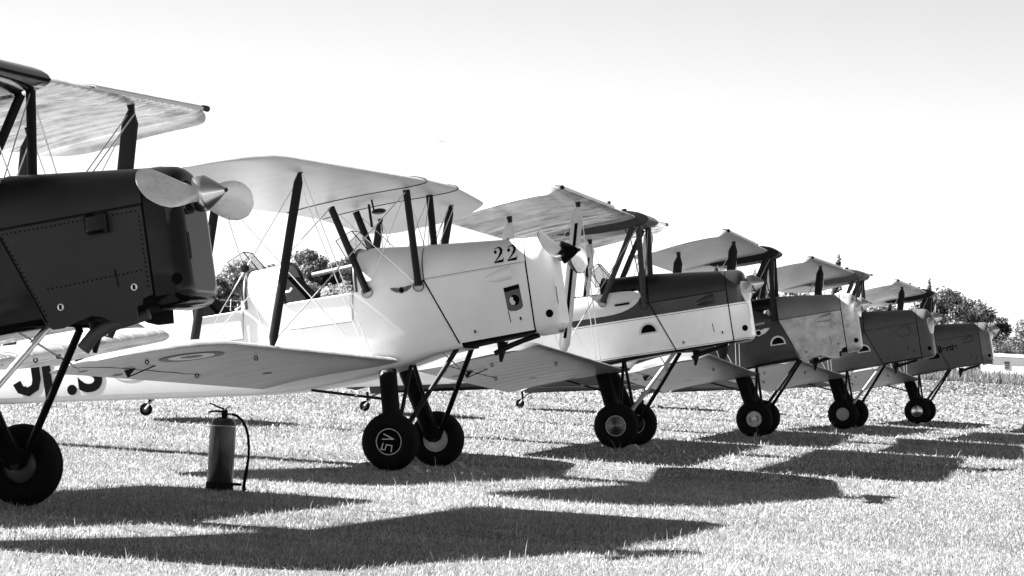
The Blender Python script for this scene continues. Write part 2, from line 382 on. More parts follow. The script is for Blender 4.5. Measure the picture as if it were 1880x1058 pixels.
    for sd in (-1, 1):
        if K.get('wavy'):
            low = [(seam-.008, .78), (1.275, .765), (1.27, .735), (1.235, .725), (1.228, .645), (1.13, .65), (1.07, .672), (1.03, .70), (.97, .715), (.89, .70), (.80, .672), (.74, .672), (.70, .70)]
        else:
            low = [(seam-.008, g.at(seam)[0]+.028), (dg[0]+.01, dg[1]+.022)]
        poly = [(fw+.008, hinge-.006)] + [(fw+.008+(seam-.016-fw)*k/4, hinge-.006+.012*k/4) for k in (1, 2, 3)] + [(seam-.008, hinge+.006)] + low
        sp = P('cowl_panel', MB().plate(poly, lambda x, z: g.at(x)[3], sd, .007, .006), CM)
        if sd < 0 or True:
            for lx, lz in ((seam-.11, .835 if T else .87), (.80 if T else .74, .79 if T else .82)):
                y_ = sd*(g.at(lx)[3]+.006); b1 = P('latch', MB().lathe([(.021, 0), (.019, -.006*-sd), (.0005, -.007*-sd)], (lx, y_, lz), 'y', 16), STEEL if K.get('bright_latch') else CM, sp)
                P('latch_key', MB().box((lx, y_+sd*.009, lz), (.012, .012, .026)), BLACKP, b1)
        hw_ = lambda x, z: g.at(x)[3]
        P('panel_seam', MB().plate([(fw-.004, hinge-.01), (fw+.008, hinge-.01), (dg[0]+.008, dg[1]+.02), (dg[0]-.004, dg[1]+.02)], hw_, sd, .002, .007), BLACKP, sp)
        P('panel_seam', MB().plate([(seam-.010, hinge+.005), (seam+.0, hinge+.005), (seam+.0, g.at(seam)[0]+.04), (seam-.010, g.at(seam)[0]+.04)], hw_, sd, .002, .0075), BLACKP, sp)
        P('cowl_slot', MB().plate([(seam-.21, .95), (seam-.203, .95), (seam-.195, .85), (seam-.202, .85)], lambda x, z: g.at(x)[3], sd, .002, .0075), BLACKP, sp)
        if K.get('rivets'):
            mbr = MB(); pts = [(fw+.03+i*.026, hinge-.028+i*.00035) for i in range(31)] + [(seam-.03, 1.22-.026*i) for i in range(16)] + [(fw+.03+i*.0105, 1.22-.0257*i) for i in range(19)] + [(.74+i*.026, .90+.001*i) for i in range(22)]
            for px_, pz_ in pts:
                mbr.lathe([(.006, 0), (.0045, .002*sd), (.0003, .003*sd)], (px_, sd*(g.at(px_)[3]+.006), pz_), 'y', 6)
            tag(P('rivets', mbr, BLACKP, sp), kind='stuff')
    bx = [fw+.006+(seam-.012-fw)*k/8 for k in range(9)]
    bn = P('bonnet', MB().loft([[(p[0], p[1]*1.012, p[2]+.004) for p in g.arc(x, hinge+.004+.012*(x-fw)/(seam-fw), 10)] for x in bx], False), BM)
    P('bonnet_hinge', MB().tube([(fw+.01, -(g.at(fw)[3]+.008), hinge), (seam-.01, -(g.at(seam)[3]+.008), hinge+.011)], .005, 6), DARK if K.get('rivets') else BM, bn)
    # nose cowl
    rings = []
    for x, k, dzt, dzb in [(seam+.003, 0, 0, 0), (seam+.06, .001, 0, 0)] + [(nose-.10*(1-math.sin(u)), .10*(1-math.cos(u))+.004, .10*(1-math.cos(u))+.006, .075*(1-math.cos(u))+.002) for u in np.linspace(.08, PI/2, 9)]:
        zb, zl, zt, hw = g.at(min(x, seam+.1)); hw = hw+.006-k; zb += dzb-.004; zt += .006-dzt; c = .075; q = []
        q = [(0, zb), (hw-c, zb)] + [(hw-c+c*math.sin(t), zb+c-c*math.cos(t)) for t in (PI/8, PI/4, 3*PI/8, PI/2)] + [(hw, zb+c+(zl-zb-c)*j/3) for j in (1, 2, 3)]
        q += [(hw*math.cos(u)**(2/g.p), zl+(zt-zl)*math.sin(u)**(2/g.p)) for u in np.linspace(0, PI/2, 9)[1:-1]] + [(0, zt)]
        rings.append([(x, y, z) for y, z in q] + [(x, -y, z) for y, z in q[-2:0:-1]])
    nz = P('nose_cowl', MB().loft(rings, True, (False, True)), NM)
    for sd in (-1, 1):
        f_ = g.at(seam)[3]
        P('intake_hole', MB().lathe([(.034, 0), (.03, .004*sd), (.0005, .0045*sd)], (nose-.065, sd*(f_-.006), .845 if T else .875), 'y', 18), BLACKP, nz)
    P('front_slot', MB().add([(nose+.004, -.19, .95), (nose+.004, -.17, .95), (nose+.004, -.17, 1.1), (nose+.004, -.19, 1.1)], [(0, 1, 2, 3)], False), BLACKP, nz)
    if not T or K.get('chin'):
        P('chin_cowl', MB().loft([[(x, y*(1 if x < nose-.05 else .8), g.at(seam)[0]+(.05 if abs(y) > .2 else -.016 if abs(y) < .15 else .0)) for y in (-.29, -.24, -.14, 0, .14, .24, .29)] for x in (seam-.03, seam+.08, nose-.04)], False), CM, nz)
    # blister on the cowl side
    bl = K['blister']; zc = 1.2 if T else 1.252; x0, x1 = (.99, 1.2) if T else (.885, 1.115)
    if bl == 'tear':
        rings = []
        for t in np.linspace(0, 1, 9):
            x = x0+(x1-x0)*t; hh = .055*math.sqrt(max(.002, t*(2-t))); dd = .05*math.sqrt(max(.002, t*(2-t))); zz = zc+.03*(t-.5)
            rings.append([(x, -(g.at(x)[3]+.004+dd*math.sin(u)), zz+hh*math.cos(u)) for u in np.linspace(0, PI, 11)])
        P('exhaust_blister', MB().loft(rings, True, (False, True)), K.get('blist_m', CM))
    elif bl == 'box':
        rings = []
        for x, hh, dd in ((1.0, .03, .006), (1.012, .05, .045), (1.03, .056, .06), (1.135, .058, .062), (1.142, .056, .058)):
            rings.append([(x, -(g.at(x)[3]+.004+d_), 1.215+z_+.015*(x-1.07)) for d_, z_ in ((0, -hh), (dd*.7, -hh), (dd, -hh*.7), (dd, hh*.7), (dd*.7, hh), (0, hh))])
        b_ = P('intake_scoop', MB().loft(rings, True, (True, True)), K['nose'])
        P('scoop_flange', MB().plate([(.985, 1.15), (1.15, 1.155), (1.16, 1.28), (1.0, 1.28), (.975, 1.21)], lambda x, z: g.at(x)[3], -1, .003, .0085), CM, b_)
    elif bl == 'shield':
        rings = []
        for k, d_ in ((1, 0), (.93, .02), (.7, .032), (.02, .034)):
            rings.append([(1.1+k*a_, -(g.at(1.1)[3]+.004+d_), 1.18+k*c_) for a_, c_ in ((-.13, -.03), (-.06, -.075), (.03, -.09), (.10, -.07), (.115, 0), (.10, .075), (.04, .085), (-.07, .05))])
        P('cowl_blister', MB().loft(rings, True, (False, True)), CM)
    # exhaust stub, drain horn
    P('exhaust_pipe', MB().tube([(1.25, -.16, g.at(1.1)[0]-.01), (1.1, -.17, g.at(1)[0]-.03), (1.0, -.18, g.at(.8)[0]-.045), (.92, -.19, g.at(.6)[0]-(.08 if K.get('rivets') else .06)), (.85, -.2, g.at(.6)[0]-(.15 if K.get('rivets') else .085))], [.035, .036, .037, .038, .04] if K.get('rivets') else [.02, .022, .024, .024, .022], 12), mat('exhaust', .05, .5, var=.4) if K.get('rivets') else DARK)
    P('breather_horn', MB().tube([(.9, -.05, g.at(.9)[0]), (.88, -.05, g.at(.9)[0]-.09), (.86, -.05, g.at(.9)[0]-.17)], [.05, .03, .012], 10), DARK)
    # wings
    WMt = K['wing']
    if T:
        up = [Wing(s, .45, 4.5, (.50, .255), (2.215, 2.375), 1.30, .075, (.34, .10, .42), .32, K.get('sag', .008), droop=.07) for s in (-1, 1)]
        lo = [Wing(s, .36, 4.45, (.094, -.20), (.60, .90), 1.28, .05, (.36, .14, .42), .32, .006) for s in (-1, 1)]
    else:
        up = [Wing(s, .56, 4.2, (.564, .03), (2.12, 2.235), 1.27, .055, (.95, .62, .36), .36, .004) for s in (-1, 1)]
        lo = [Wing(s, .38, 4.15, (.058, -.66), (.675, .925), 1.22, .05, (.95, .62, .30), .36, .004) for s in (-1, 1)]
    for w in up: P('upper_wing', w.mesh(), WMt)
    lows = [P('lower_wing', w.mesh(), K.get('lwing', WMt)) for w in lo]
    for w in up[:0]: pass
    # wing root fairing
    # centre section
    if T:
        mb = MB(); rings = []
        tc_ = [0, .015, .05, .1, .2, .35, .55, .8, 1.0]; tu = [0, .03, .062, .092, .128, .148, .135, .08, .015]; td = [0, -.02, -.035, -.045, -.055, -.062, -.06, -.04, -.015]
        for y in (-.45, -.44, -.3, 0, .3, .44, .45):
            k = 1 if abs(y) < .445 else .92; L0 = .64 if abs(y) < .445 else .625
            rings.append([(L0-q*1.02, y, 2.172-q*.03+z*k) for q, z in zip(tc_[::-1], tu[::-1])] + [(L0-q*1.02, y, 2.172-q*.03+z*k) for q, z in zip(tc_[1:-1], td[1:-1])])
        tk = P('fuel_tank', mb.loft(rings, True, (True, True)), K['tank'])
        P('fuel_gauge', MB().tube([(.18, 0, 2.3), (.18, 0, 2.40), (.18, 0, 2.46)], [.012, .012, .02], 8), DARK, tk)
        P('filler_cap', MB().lathe([(.03, 0), (.03, .03), (.0005, .035)], (.32, .1, 2.325), 'z', 12), DARK, tk)
        P('centre_section', MB().loft([[(x, y, z) for x, z in ((-.30, 2.20), (-.55, 2.17), (-.78, 2.135), (-.79, 2.125), (-.55, 2.125), (-.30, 2.135))] for y in (-.45, .45)], True, (True, True)), WMt)
        P('tank_pipe', MB().tube([(.35, -.3, 2.13), (.36, -.32, 2.07), (.4, -.38, 2.05), (.43, -.38, 1.6), (.42, -.3, 1.5)], .006, 6), DARK)
        for s in (-1, 1):     # leading edge slats
            w = up[0 if s < 0 else 1]; mb = MB(); rings = []
            for y in np.linspace(1.7, 4.17, 16):
                le, te, z, k, _ = w.frame(y)
                rings.append([(le+.022, s*y, z-.012), (le+.028, s*y, z+.006), (le+.012, s*y, z+.026), (le-.07, s*y, z+.05), (le-.085, s*y, z+.05), (le-.0, s*y, z+.022), (le+.016, s*y, z+.004)])
            sl = P('leading_edge_slat', mb.loft(rings, True, (True, True)), K.get('slat', WMt))
            le, te, z, k, _ = w.frame(4.17)
            P('slat_end', MB().tube([(le+.01, s*4.17, z+.008), (le+.02, s*4.27, z+.004)], [.018, .022], 10), DARK, sl)
        fT, fB, rT, rB = (.513, .42, 2.125), (.436, .345, 1.26), (.45, .42, 2.115), (-.01, .36, 1.352)
        iy = 2.89; IF = ((.235, iy, 2.262), (-.14, iy, .80)); IR = ((-.486, iy, 2.215), (-.86, iy, .77))
        ic, it = .115, .035
    else:
        mb = MB(); rings = []; c, zu, zl = foil(13)
        for y in (-.56, -.3, 0, .3, .56):
            rings.append([(.572-q*1.27, y, 2.12-q*1.27*.055+z*1.27) for q, z in zip(c[::-1], zu[::-1])] + [(.572-q*1.27, y, 2.12-q*1.27*.055+z*1.27) for q, z in zip(c[1:-1], zl[1:-1])])
        cs = P('centre_section', mb.loft(rings, True, (True, True)), WMt)
        for s in (-.555, .555):
            P('joint_strip', MB().tube([(.572-q*1.27+.002, s, 2.12-q*1.27*.055+z*1.27-.001) for q, z in zip(c[:-1], zl[:-1])], .006, 6), DARK, cs)
            P('joint_strip', MB().tube([(.572-q*1.27+.002, s, 2.12-q*1.27*.055+z*1.27+.001) for q, z in zip(c[:-1], zu[:-1])], .006, 6), DARK, cs)
        P('mirror', MB().loft([[(-.02+.06*math.cos(u)*k, y, 1.985+.025*math.sin(u)*k) for u in np.linspace(0, 2*PI, 14, endpoint=False)] for y, k in ((-.06, .6), (-.02, 1), (.02, 1), (.06, .6))], True, (True, True)), DARK)
        P('mirror_post', MB().tube([(-.06, 0, 1.98), (-.07, 0, 2.1)], .008, 6), DARK)
        P('compass_post', MB().tube([(-.1, .0, 2.06), (-.1, 0, 1.86)], .012, 6), DARK)
        fT, fB, rT, rB = (.345, .40, 2.09), (.316, .345, 1.275), (-.328, .40, 2.05), (-.129, .37, 1.289)
        iy = 2.5; IF = ((.031, iy, 2.165), (-.40, iy, .83)); IR = ((-.657, iy, 2.13), (-1.08, iy, .80))
        ic, it = .075, .035
    SM, ISM = K['cabane'], K['struts']
    for s in (-1, 1):
        for a, b in ((fT, fB), (rT, rB)):
            st = P('cabane_strut', MB().blade((a[0], s*a[1], a[2]), (b[0], s*b[1], b[2]), .062, .036), SM)
            P('strut_foot', MB().lathe([(.045, .012), (.05, 0), (.045, -.012)], (b[0], s*(b[1]+.004), b[2]), 'y', 14), DARK, st)
        for a, b in (IF, IR):
            st = P('interplane_strut', MB().blade((a[0], s*a[1], a[2]), (b[0], s*b[1], b[2]), ic, it, taper=(.35, .4)), ISM)
            P('strut_fitting', MB().tube([(a[0], s*a[1], a[2]-.015), (a[0], s*a[1], a[2]+.05)], [.022, .03], 8), DARK, st)
            if K.get('strut_stripe'):
                A, B_ = Vector((a[0], s*a[1], a[2])), Vector((b[0], s*b[1], b[2])); ax = (B_-A).normalized()
                for sd in (-1, 1):
                    y_ = s*a[1]+sd*.0195; cx = Vector((1, 0, 0))*.016; p, q = A.lerp(B_, .12), A.lerp(B_, .9)
                    P('strut_stripe', MB().add([(p.x-.016, y_, p.z), (p.x+.016, y_, p.z), (q.x+.016, y_, q.z), (q.x-.016, y_, q.z)], [(0, 1, 2, 3)], False), BLACKP, st)
    # rigging
    lr = (lo[0].le[0]-.22, .37, lo[0].zz[0]+.055)
    S = lambda p, s, d=(0, 0, 0): (p[0]+d[0], s*p[1]+d[1], p[2]+d[2])
    for s in (-1, 1):
        wires(root, [(S(lr, s), S(IF[0], s, (.02, 0, -.03))), (S(lr, s, (-.05, 0, 0)), S(IF[0], s, (-.03, 0, -.03))), (S((lr[0]-.05, lr[1], lr[2]), s), S(IR[0], s, (0, 0, -.03)))], 'flying_wire')
        wires(root, [(S(fT, s, (0, 0, -.01)), S(IF[1], s, (.0, 0, .03))), (S(rT if not T else (-.2, .45, 2.13), s), S(IR[1], s, (0, 0, .03)))], 'landing_wire')
        wires(root, [(S(IF[0], s, (-.02, 0, -.05)), S(IR[1], s, (.03, 0, .05))), (S(IR[0], s, (.02, 0, -.05)), S(IF[1], s, (-.03, 0, .05)))], 'incidence_wire', .004)
        wires(root, [(S(fT, s), S(rB, s)), (S(rT, s), S(fB, s))] if not T else [(S((-.2, .45, 2.13), s), S(rB, s, (-.1, 0, 0)))], 'bracing_wire', .004)
        if not T: P('wire_spreader', MB().lathe([(.0005, -.02), (.032, -.016), (.036, 0), (.032, .016), (.0005, .02)], tuple((Vector(S(IF[0], s))+Vector(S(IR[1], s)))/2), 'y', 14), DARK)
    wires(root, [(S(fT, -1), S(fB, 1)), (S(fT, 1), S(fB, -1))], 'bracing_wire', .004)
    # under-wing fittings
    for w, lw in zip(lo, lows):
        for y, c in ((2.4, .2), (3.3, .55), (2.0, .78)):
            p = w.pt(y, c, False); P('tie_down_ring', MB().tube([(p[0]+.013*math.sin(u), p[1], p[2]-.016+.015*math.cos(u)) for u in np.linspace(0, 2*PI, 11)], .005, 6), DARK, lw)
        p = w.pt(3.0, .76, False); q = w.pt(3.0, .84, False)
        P('aileron_horn', MB().add([p, q, (q[0]+.02, q[1], q[2]-.06), (p[0], p[1]+.012, p[2]), (q[0], q[1]+.012, q[2]), (q[0]+.02, q[1]+.012, q[2]-.06)], [(0, 1, 2), (5, 4, 3), (0, 3, 4, 1), (1, 4, 5, 2), (2, 5, 3, 0)], False), DARK, lw)
        P('aileron_rod', MB().tube([(q[0]+.02, q[1], q[2]-.055), w.pt(2.92, .66, False)], .006, 6), DARK, lw)
        a, b = w.pt(1.9, .8, False, .002), w.pt(3.95, .8, False, .002)
        P('aileron_gap', MB().loft([[w.pt(y, .785, False, .0015), w.pt(y, .797, False, .0015)] for y in np.linspace(1.9, 3.95, 24)], False), INNER, lw)
        for y, c in ((1.2, .62), (2.9, .93), (3.5, .9)):
            P('drain_patch', MB().add([w.pt(y+.05*math.cos(u), c+.03*math.sin(u), False, .003) for u in np.linspace(0, 2*PI, 12, endpoint=False)], [tuple(range(12))], False), GREYM, lw)
    if K.get('roundel'):
        w = lo[0]; yc, cc = 3.05, .36
        f_ = lambda a, b: w.pt(yc+a, cc+b/1.22, False, .004)
        for r0, r1, m in ((.0005, .085, GREYM), (.085, .17, WHITEP), (.17, .24, GREYM)): P('wing_roundel', disc_ring(f_, r0, r1), m, lows[0])
    # undercarriage
    LM = K.get('legs', DARK); lt = (-.13, .36, .55) if T else (-.06, .33, .545)
    for s in (-1, 1):
        P('undercarriage_leg', MB().blade((lt[0], s*lt[1], lt[2]+.06), (.0, s*.70, -.01), .155, .06, taper=(1, .7)), LM)
        P('radius_rod', MB().blade((dg[0]-.03, s*.25, dg[1]+.0), (.035, s*.70, .0), .045, .035), LM if not K.get('white_rod') or s > 0 else K['white_rod'])
        P('axle_stay', MB().tube([(.02, s*.72, -.01), (.08, s*.05, g.at(.1)[0]-.0)], .018, 8), LM)
        P('axle', MB().tube([(0, s*.66, 0), (0, s*.76, 0)], .028, 10), DARK)
        wheel(root, s*.8, K['hub'])
    P('cross_stay', MB().tube([(-.78, -.2, g.at(-.78)[0]), (-.05, -.45, .36)], .012, 8), LM)
    wires(root, [((dg[0]-.2, -.25, dg[1]), (dg[0]-.2, .6, dg[1]-.2))], 'bracing_wire', .006)
    # tail
    tz = g.at(xt)[1]+.03; TM = K.get('tail', FM)
    for s in (-1, 1):
        rings = []
        for y in np.linspace(.02, 1.42, 12):
            t = y/1.42; e = math.sqrt(max(.004, 1-t**4)); rings.append([(xt+.75-.75*(1-e)*.8-(.75+.35*1)*q*e, s*y, tz+.03*th_*e) for q, th_ in ((0, 0), (.1, .7), (.5, 1), (1, 0), (.5, -1), (.1, -.7))])
        P('tailplane', MB().loft(rings, True, (True, True)), TM)
    prof = [(xt+.55, 0), (xt+.35, .28), (xt+.12, .48), (xt-.05, .6), (xt-.2, .66), (xt-.36, .6), (xt-.46, .42), (xt-.48, .15), (xt-.42, -.08), (xt-.2, -.17), (xt-.02, -.15)]
    mb = MB(); zf = g.at(xt)[2]-.02; n = len(prof)
    mb.add([(x, -.022, zf+z) for x, z in prof]+[(x, .022, zf+z) for x, z in prof], [tuple(range(n)), tuple(range(2*n-1, n-1, -1))]+[(i, (i+1) % n, (i+1) % n+n, i+n) for i in range(n)], False)
    P('fin_and_rudder', mb, K.get('fin', TM))
    # tail wheel
    tx = -5.36; gz = (.0+.012-R-tx*ST)/CT       # body height of ground at tx
    tr = .072; ctr = (tx, 0, gz+tr)
    tw = P('tail_wheel', MB().lathe([(.03, -.02), (.06, -.024), (.072, -.012), (.072, .012), (.06, .024), (.03, .02)], ctr, 'y', 24), BLACK)
    P('tail_wheel_hub', MB().lathe([(.035, -.021), (.0005, -.026)], ctr, 'y', 14), GREYM, tw)
    P('tail_strut', MB().tube([(tx, -.03, ctr[2]), (tx+.13, -.01, ctr[2]+.12), (tx+.3, 0, g.at(tx+.3)[0]+.03)], .013, 8), STEEL)
    P('tail_spring', MB().tube([(tx+.05, .02, ctr[2]+.05), (tx+.06, .02, g.at(tx+.15)[0]+.04)], .02, 8), DARK)
    P('skid_bar', MB().tube([(tx+.18, 0, ctr[2]+.16), (tx+.62, 0, g.at(tx+.6)[0]+.02)], .016, 8), DARK)
    propeller(root, (nose+(.03 if T else .075), 1.315 if T else 1.383), K['prop'], K['propm'], K['spinm'], .98 if not K.get('prad') else K['prad'], spin=(.102, .115) if T else (.098, .135), cyl=.05 if T else .0)
    # half-moon vent
    if K.get('vent'):
        cx, cz, r = .44, .955, .082
        pol = lambda k: [(cx+k*r*math.cos(t), cz+k*r*1.05*math.sin(t)) for t in np.linspace(0, PI, 13)]
        fr = P('vent_frame', MB().plate([(cx-1.28*r, cz-.016)]+[(cx+1.28*r, cz-.016)]+pol(1.28), lambda x, z: g.at(x)[3], -1, .004, .005), K['vent'])
        P('vent_opening', MB().plate(pol(1.0), lambda x, z: g.at(x)[3], -1, .002, .0065), BLACKP, fr)
    return root, g, P, lo, lows

def hubs(outer, inner=None, **k): return dict(outer=outer, inner=inner or DARK, **k)
cream = mat('cream_wing_fabric', .44, .17, var=.6, scale=2.6, transl=.15, stretch=(1.5, 1.0, 1), ribs=(.45, .32, .05, .7))  # strong blotches imitate sunlight showing through the fabric, along with some staining
whitef = mat('white_wing_fabric', .48, .4, var=.12, scale=3, transl=.08, stretch=(.5, 3, 3))
silver = mat('silver_wing_fabric', .36, .38, metal=.3, var=.18, scale=2.5, transl=.04, stretch=(.5, 4, 4))
silver2 = mat('pale_silver_fabric', .4, .42, metal=.2, var=.15, scale=3, transl=.05, stretch=(.5, 4, 4))
streak = mat('streaked_wing_fabric', .38, .17, var=.62, scale=2.2, transl=.12, stretch=(1.1, 1.2, 1), ribs=(.45, .32, .04, .35))
lw2 = mat('shade_darkened_white_fabric', .32, .4, var=.35, scale=3, transl=.04, stretch=(.35, 3, 3))  # lower wing colour darkened and streaked to imitate shade on the underside
lw3 = mat('shade_darkened_silver_fabric', .15, .35, var=.45, scale=3, transl=.03, stretch=(.35, 3, 3))  # same for the silver lower wings: underside shade put into the fabric colour
gwood = mat('varnished_propeller', .38, .22, coat=.5, var=.3, scale=3, stretch=(6, 1.2, 8))
dwood = mat('dark_propeller', .10, .25, coat=.5, var=.5, scale=4)
bare = mat('polished_metal', .5, .26, metal=1, var=.25, scale=5, rvar=.12)
patchy = mat('patchy_bare_metal', .42, .42, metal=.55, var=.45, scale=6, rvar=.15)

bl_gl = mat('black_gloss_paint', .004, .11, coat=.0, spec=.19, var=.2, rvar=.05)
bl_sat = mat('black_satin_paint', .014, .36, var=.3, scale=2.5, spec=.3, rvar=.05, bump=.06, bscale=300)
A1 = aircraft('black biplane with pale ribbed wings and a horizontal wooden propeller, beside the fire extinguisher', 'biplane', -3.013, 19.804, .247, -.043,
  dict(tiger=True, fus=bl_gl, cowl=bl_sat, bonnet=bl_sat, nose=bl_gl, wing=cream, tank=bl_gl, stripe=GREYM, cabane=DARK, struts=mat('dark_strut', .01, .5, var=.4, spec=.25), prop=.0, propm=mat('pale_propeller', .5, .3, coat=.3, var=.22, scale=2, stretch=(6, 2, 9)), spinm=mat('brushed_spinner', .7, .22, metal=1, var=.08), blister='box', wavy=True, rivets=True, bright_latch=True, hub=hubs(DARK, mat('hub_dark', .05, .4), ring=mat('hub_rim', .06, .3, metal=1)), white_rod=STEEL, sag=.024, slat=WHITEP))

p2w = mat('white_gloss_paint', .7, .34, coat=.15, var=.07, scale=2, rvar=.08, bump=.03, bscale=7)
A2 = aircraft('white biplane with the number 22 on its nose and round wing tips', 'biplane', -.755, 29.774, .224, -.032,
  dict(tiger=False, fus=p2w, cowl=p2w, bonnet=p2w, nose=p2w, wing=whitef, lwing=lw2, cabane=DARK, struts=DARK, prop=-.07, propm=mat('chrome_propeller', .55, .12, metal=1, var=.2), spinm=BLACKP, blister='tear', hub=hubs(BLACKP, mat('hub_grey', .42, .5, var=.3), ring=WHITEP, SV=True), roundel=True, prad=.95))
two = mat('two_tone_paint', 1.0, .3, coat=.3, var=.06, rvar=.04, ramp=[(.5, .006), (.722, .88), (.732, .03), (.737, .88), (1.108, .03), (1.113, .88), (1.126, .014)])
dk3 = mat('charcoal_paint', .014, .35, coat=.2, var=.15)
A3 = aircraft('two tone biplane with white lower cowling and charcoal upper cowling, striped white struts', 'biplane', 1.341, 38.321, .166, .023,
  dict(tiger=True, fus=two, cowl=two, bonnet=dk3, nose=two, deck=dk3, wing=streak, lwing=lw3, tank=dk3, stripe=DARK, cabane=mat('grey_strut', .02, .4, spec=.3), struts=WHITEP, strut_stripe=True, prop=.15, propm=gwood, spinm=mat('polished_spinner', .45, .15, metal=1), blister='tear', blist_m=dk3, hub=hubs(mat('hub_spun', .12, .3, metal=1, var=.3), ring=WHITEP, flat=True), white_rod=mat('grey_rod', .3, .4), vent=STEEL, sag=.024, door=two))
dk4 = mat('dark_green_paint', .008, .35, coat=.3, var=.2)
A4 = aircraft('dark biplane with patchy bare metal engine cowling', 'biplane', 3.453, 47.457, .143, .021,
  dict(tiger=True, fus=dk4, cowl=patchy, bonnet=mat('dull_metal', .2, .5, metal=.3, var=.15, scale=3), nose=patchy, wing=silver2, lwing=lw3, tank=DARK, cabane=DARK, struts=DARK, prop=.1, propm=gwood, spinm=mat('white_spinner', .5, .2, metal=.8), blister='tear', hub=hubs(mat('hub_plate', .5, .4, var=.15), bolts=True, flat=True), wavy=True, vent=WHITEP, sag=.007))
gr5 = mat('grey_paint', .062, .5, var=.12, bump=.05, bscale=120); gr5f = mat('light_grey_fabric', .075, .5, var=.1)
A5 = aircraft('mid grey biplane with a shield shaped blister on its cowling', 'biplane', 5.573, 56.605, .208, .022,
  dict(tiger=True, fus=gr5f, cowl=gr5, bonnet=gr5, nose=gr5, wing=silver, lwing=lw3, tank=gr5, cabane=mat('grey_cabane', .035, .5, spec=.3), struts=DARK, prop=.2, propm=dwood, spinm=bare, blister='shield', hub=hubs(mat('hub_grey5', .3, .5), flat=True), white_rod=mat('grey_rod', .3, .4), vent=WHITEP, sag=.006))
gr6 = mat('dark_grey_paint', .052, .42, var=.12)
A6 = aircraft('grey biplane with a name lettered on its cowling, beside the low white building', 'biplane', 7.975, 67.039, .194, .01,
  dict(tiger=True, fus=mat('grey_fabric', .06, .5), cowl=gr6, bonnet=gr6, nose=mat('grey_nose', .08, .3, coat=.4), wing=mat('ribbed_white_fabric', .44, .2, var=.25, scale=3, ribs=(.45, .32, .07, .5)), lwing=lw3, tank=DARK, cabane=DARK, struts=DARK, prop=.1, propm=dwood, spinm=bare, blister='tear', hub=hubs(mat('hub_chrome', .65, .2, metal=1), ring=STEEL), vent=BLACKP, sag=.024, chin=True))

# ---- markings on the white biplane
def decal_text(P, g, txt, cx, cz, size, m, name, bold=0, sx=1.0, rot=0, off=.0055, flat=True, parent=None):
    v, f = text_mesh(txt, size, bold); mb = MB(); vv = []
    for x, y, _ in v:
        x *= sx; X_, Z_ = cx+x*math.cos(rot)-y*math.sin(rot), cz+x*math.sin(rot)+y*math.cos(rot)
        vv.append((X_, -((g.at(X_)[3] if flat else g.half(X_, Z_))+off), Z_))
    mb.add(vv, f, False); return P(name, mb, m, parent)
_, g2, P2, lo2, lows2 = A2
for k, x in enumerate((1.03, 1.145)):
    mb = MB(); s = .135; x0, z0 = x-.05, 1.362+.0
    tf = lambda u, w, o=0: (x0+u*s*.72, -(g2.half(x0+u*s*.72, z0+w*s)*1.012+.006+o), z0+w*s)
    ps = [(.10, .74), (.16, .90), (.36, .985), (.58, .95), (.72, .78), (.70, .60), (.52, .40), (.28, .20), (.12, .06)]
    wd = [.04, .05, .06, .14, .22, .2, .12, .07, .06]; L_, R_ = [], []
    for i, (a, b) in enumerate(ps):
        q, r_ = ps[max(0, i-1)], ps[min(len(ps)-1, i+1)]; d = Vector((r_[0]-q[0], r_[1]-q[1])).normalized(); n_ = Vector((-d.y, d.x))*wd[i]/2*1.1
        L_.append(tf(a+n_.x, b+n_.y)); R_.append(tf(a-n_.x, b-n_.y))
    mb.loft([L_, R_], False, smooth=False)
    mb.add([tf(.2+.13*math.cos(t), .70+.11*math.sin(t), .0005) for t in np.linspace(0, 2*PI, 14, endpoint=False)], [tuple(range(14))], False)
    mb.add([tf(a, b, .001) for a, b in ((.06, 0), (.86, 0), (.94, .28), (.89, .28), (.82, .17), (.5, .15), (.06, .07))], [tuple(range(7))], False)
    P2('number', mb, BLACKP)
flat2 = lambda x, z: g2.at(x)[3]
sk = (1.045, 1.145); em = P2('emblem', MB().plate([(1.03, 1.145), (1.165, 1.16), (1.175, .97), (1.155, .95), (1.11, .938), (1.06, .945), (1.04, .96)], flat2, -1, .003, .0085), mat('emblem_grey', .07, .5))
P2('emblem_band', MB().plate([(1.031, 1.142), (1.164, 1.157), (1.166, 1.122), (1.033, 1.107)], flat2, -1, .002, .0105), BLACKP, em)
P2('emblem_disc', MB().plate([(1.108+.044*math.cos(t), 1.03+.046*math.sin(t)) for t in np.linspace(-2.4, 2.2, 16)] + [(1.085, 1.03)], flat2, -1, .002, .0105), BLACKP, em)
P2('emblem_shape', MB().plate([(1.068, 1.04), (1.08, 1.062), (1.1, 1.056), (1.098, 1.034), (1.116, 1.012), (1.104, .99), (1.082, .994), (1.07, 1.015)], flat2, -1, .002, .0125), WHITEP, em)
badge(A2[0], g2, .165, 1.262, .62, mat('badge_grey', .08, .4))
decal_text(P2, g2, 'T.S', -2.93, 1.0, .52, BLACKP, 'registration', .014, 1.0, 0)
jp = [(.08, .26), (.08, -.02), (.06, -.085), (.0, -.115), (-.06, -.085), (-.085, -.02)]; jo, ji = [], []
for i, (a, b) in enumerate(jp):
    q, r_ = jp[max(0, i-1)], jp[min(len(jp)-1, i+1)]; d = Vector((r_[0]-q[0], r_[1]-q[1])).normalized(); n_ = Vector((-d.y, d.x))*.04
    for sg, lst in ((1, jo), (-1, ji)):
        x_, z_ = -3.30+a*1.15+n_.x*sg, 1.03+b+n_.y*sg; lst.append((x_, -(g2.at(x_)[3]+.0055), z_))
P2('registration', MB().loft([jo, ji], False, smooth=False), BLACKP)
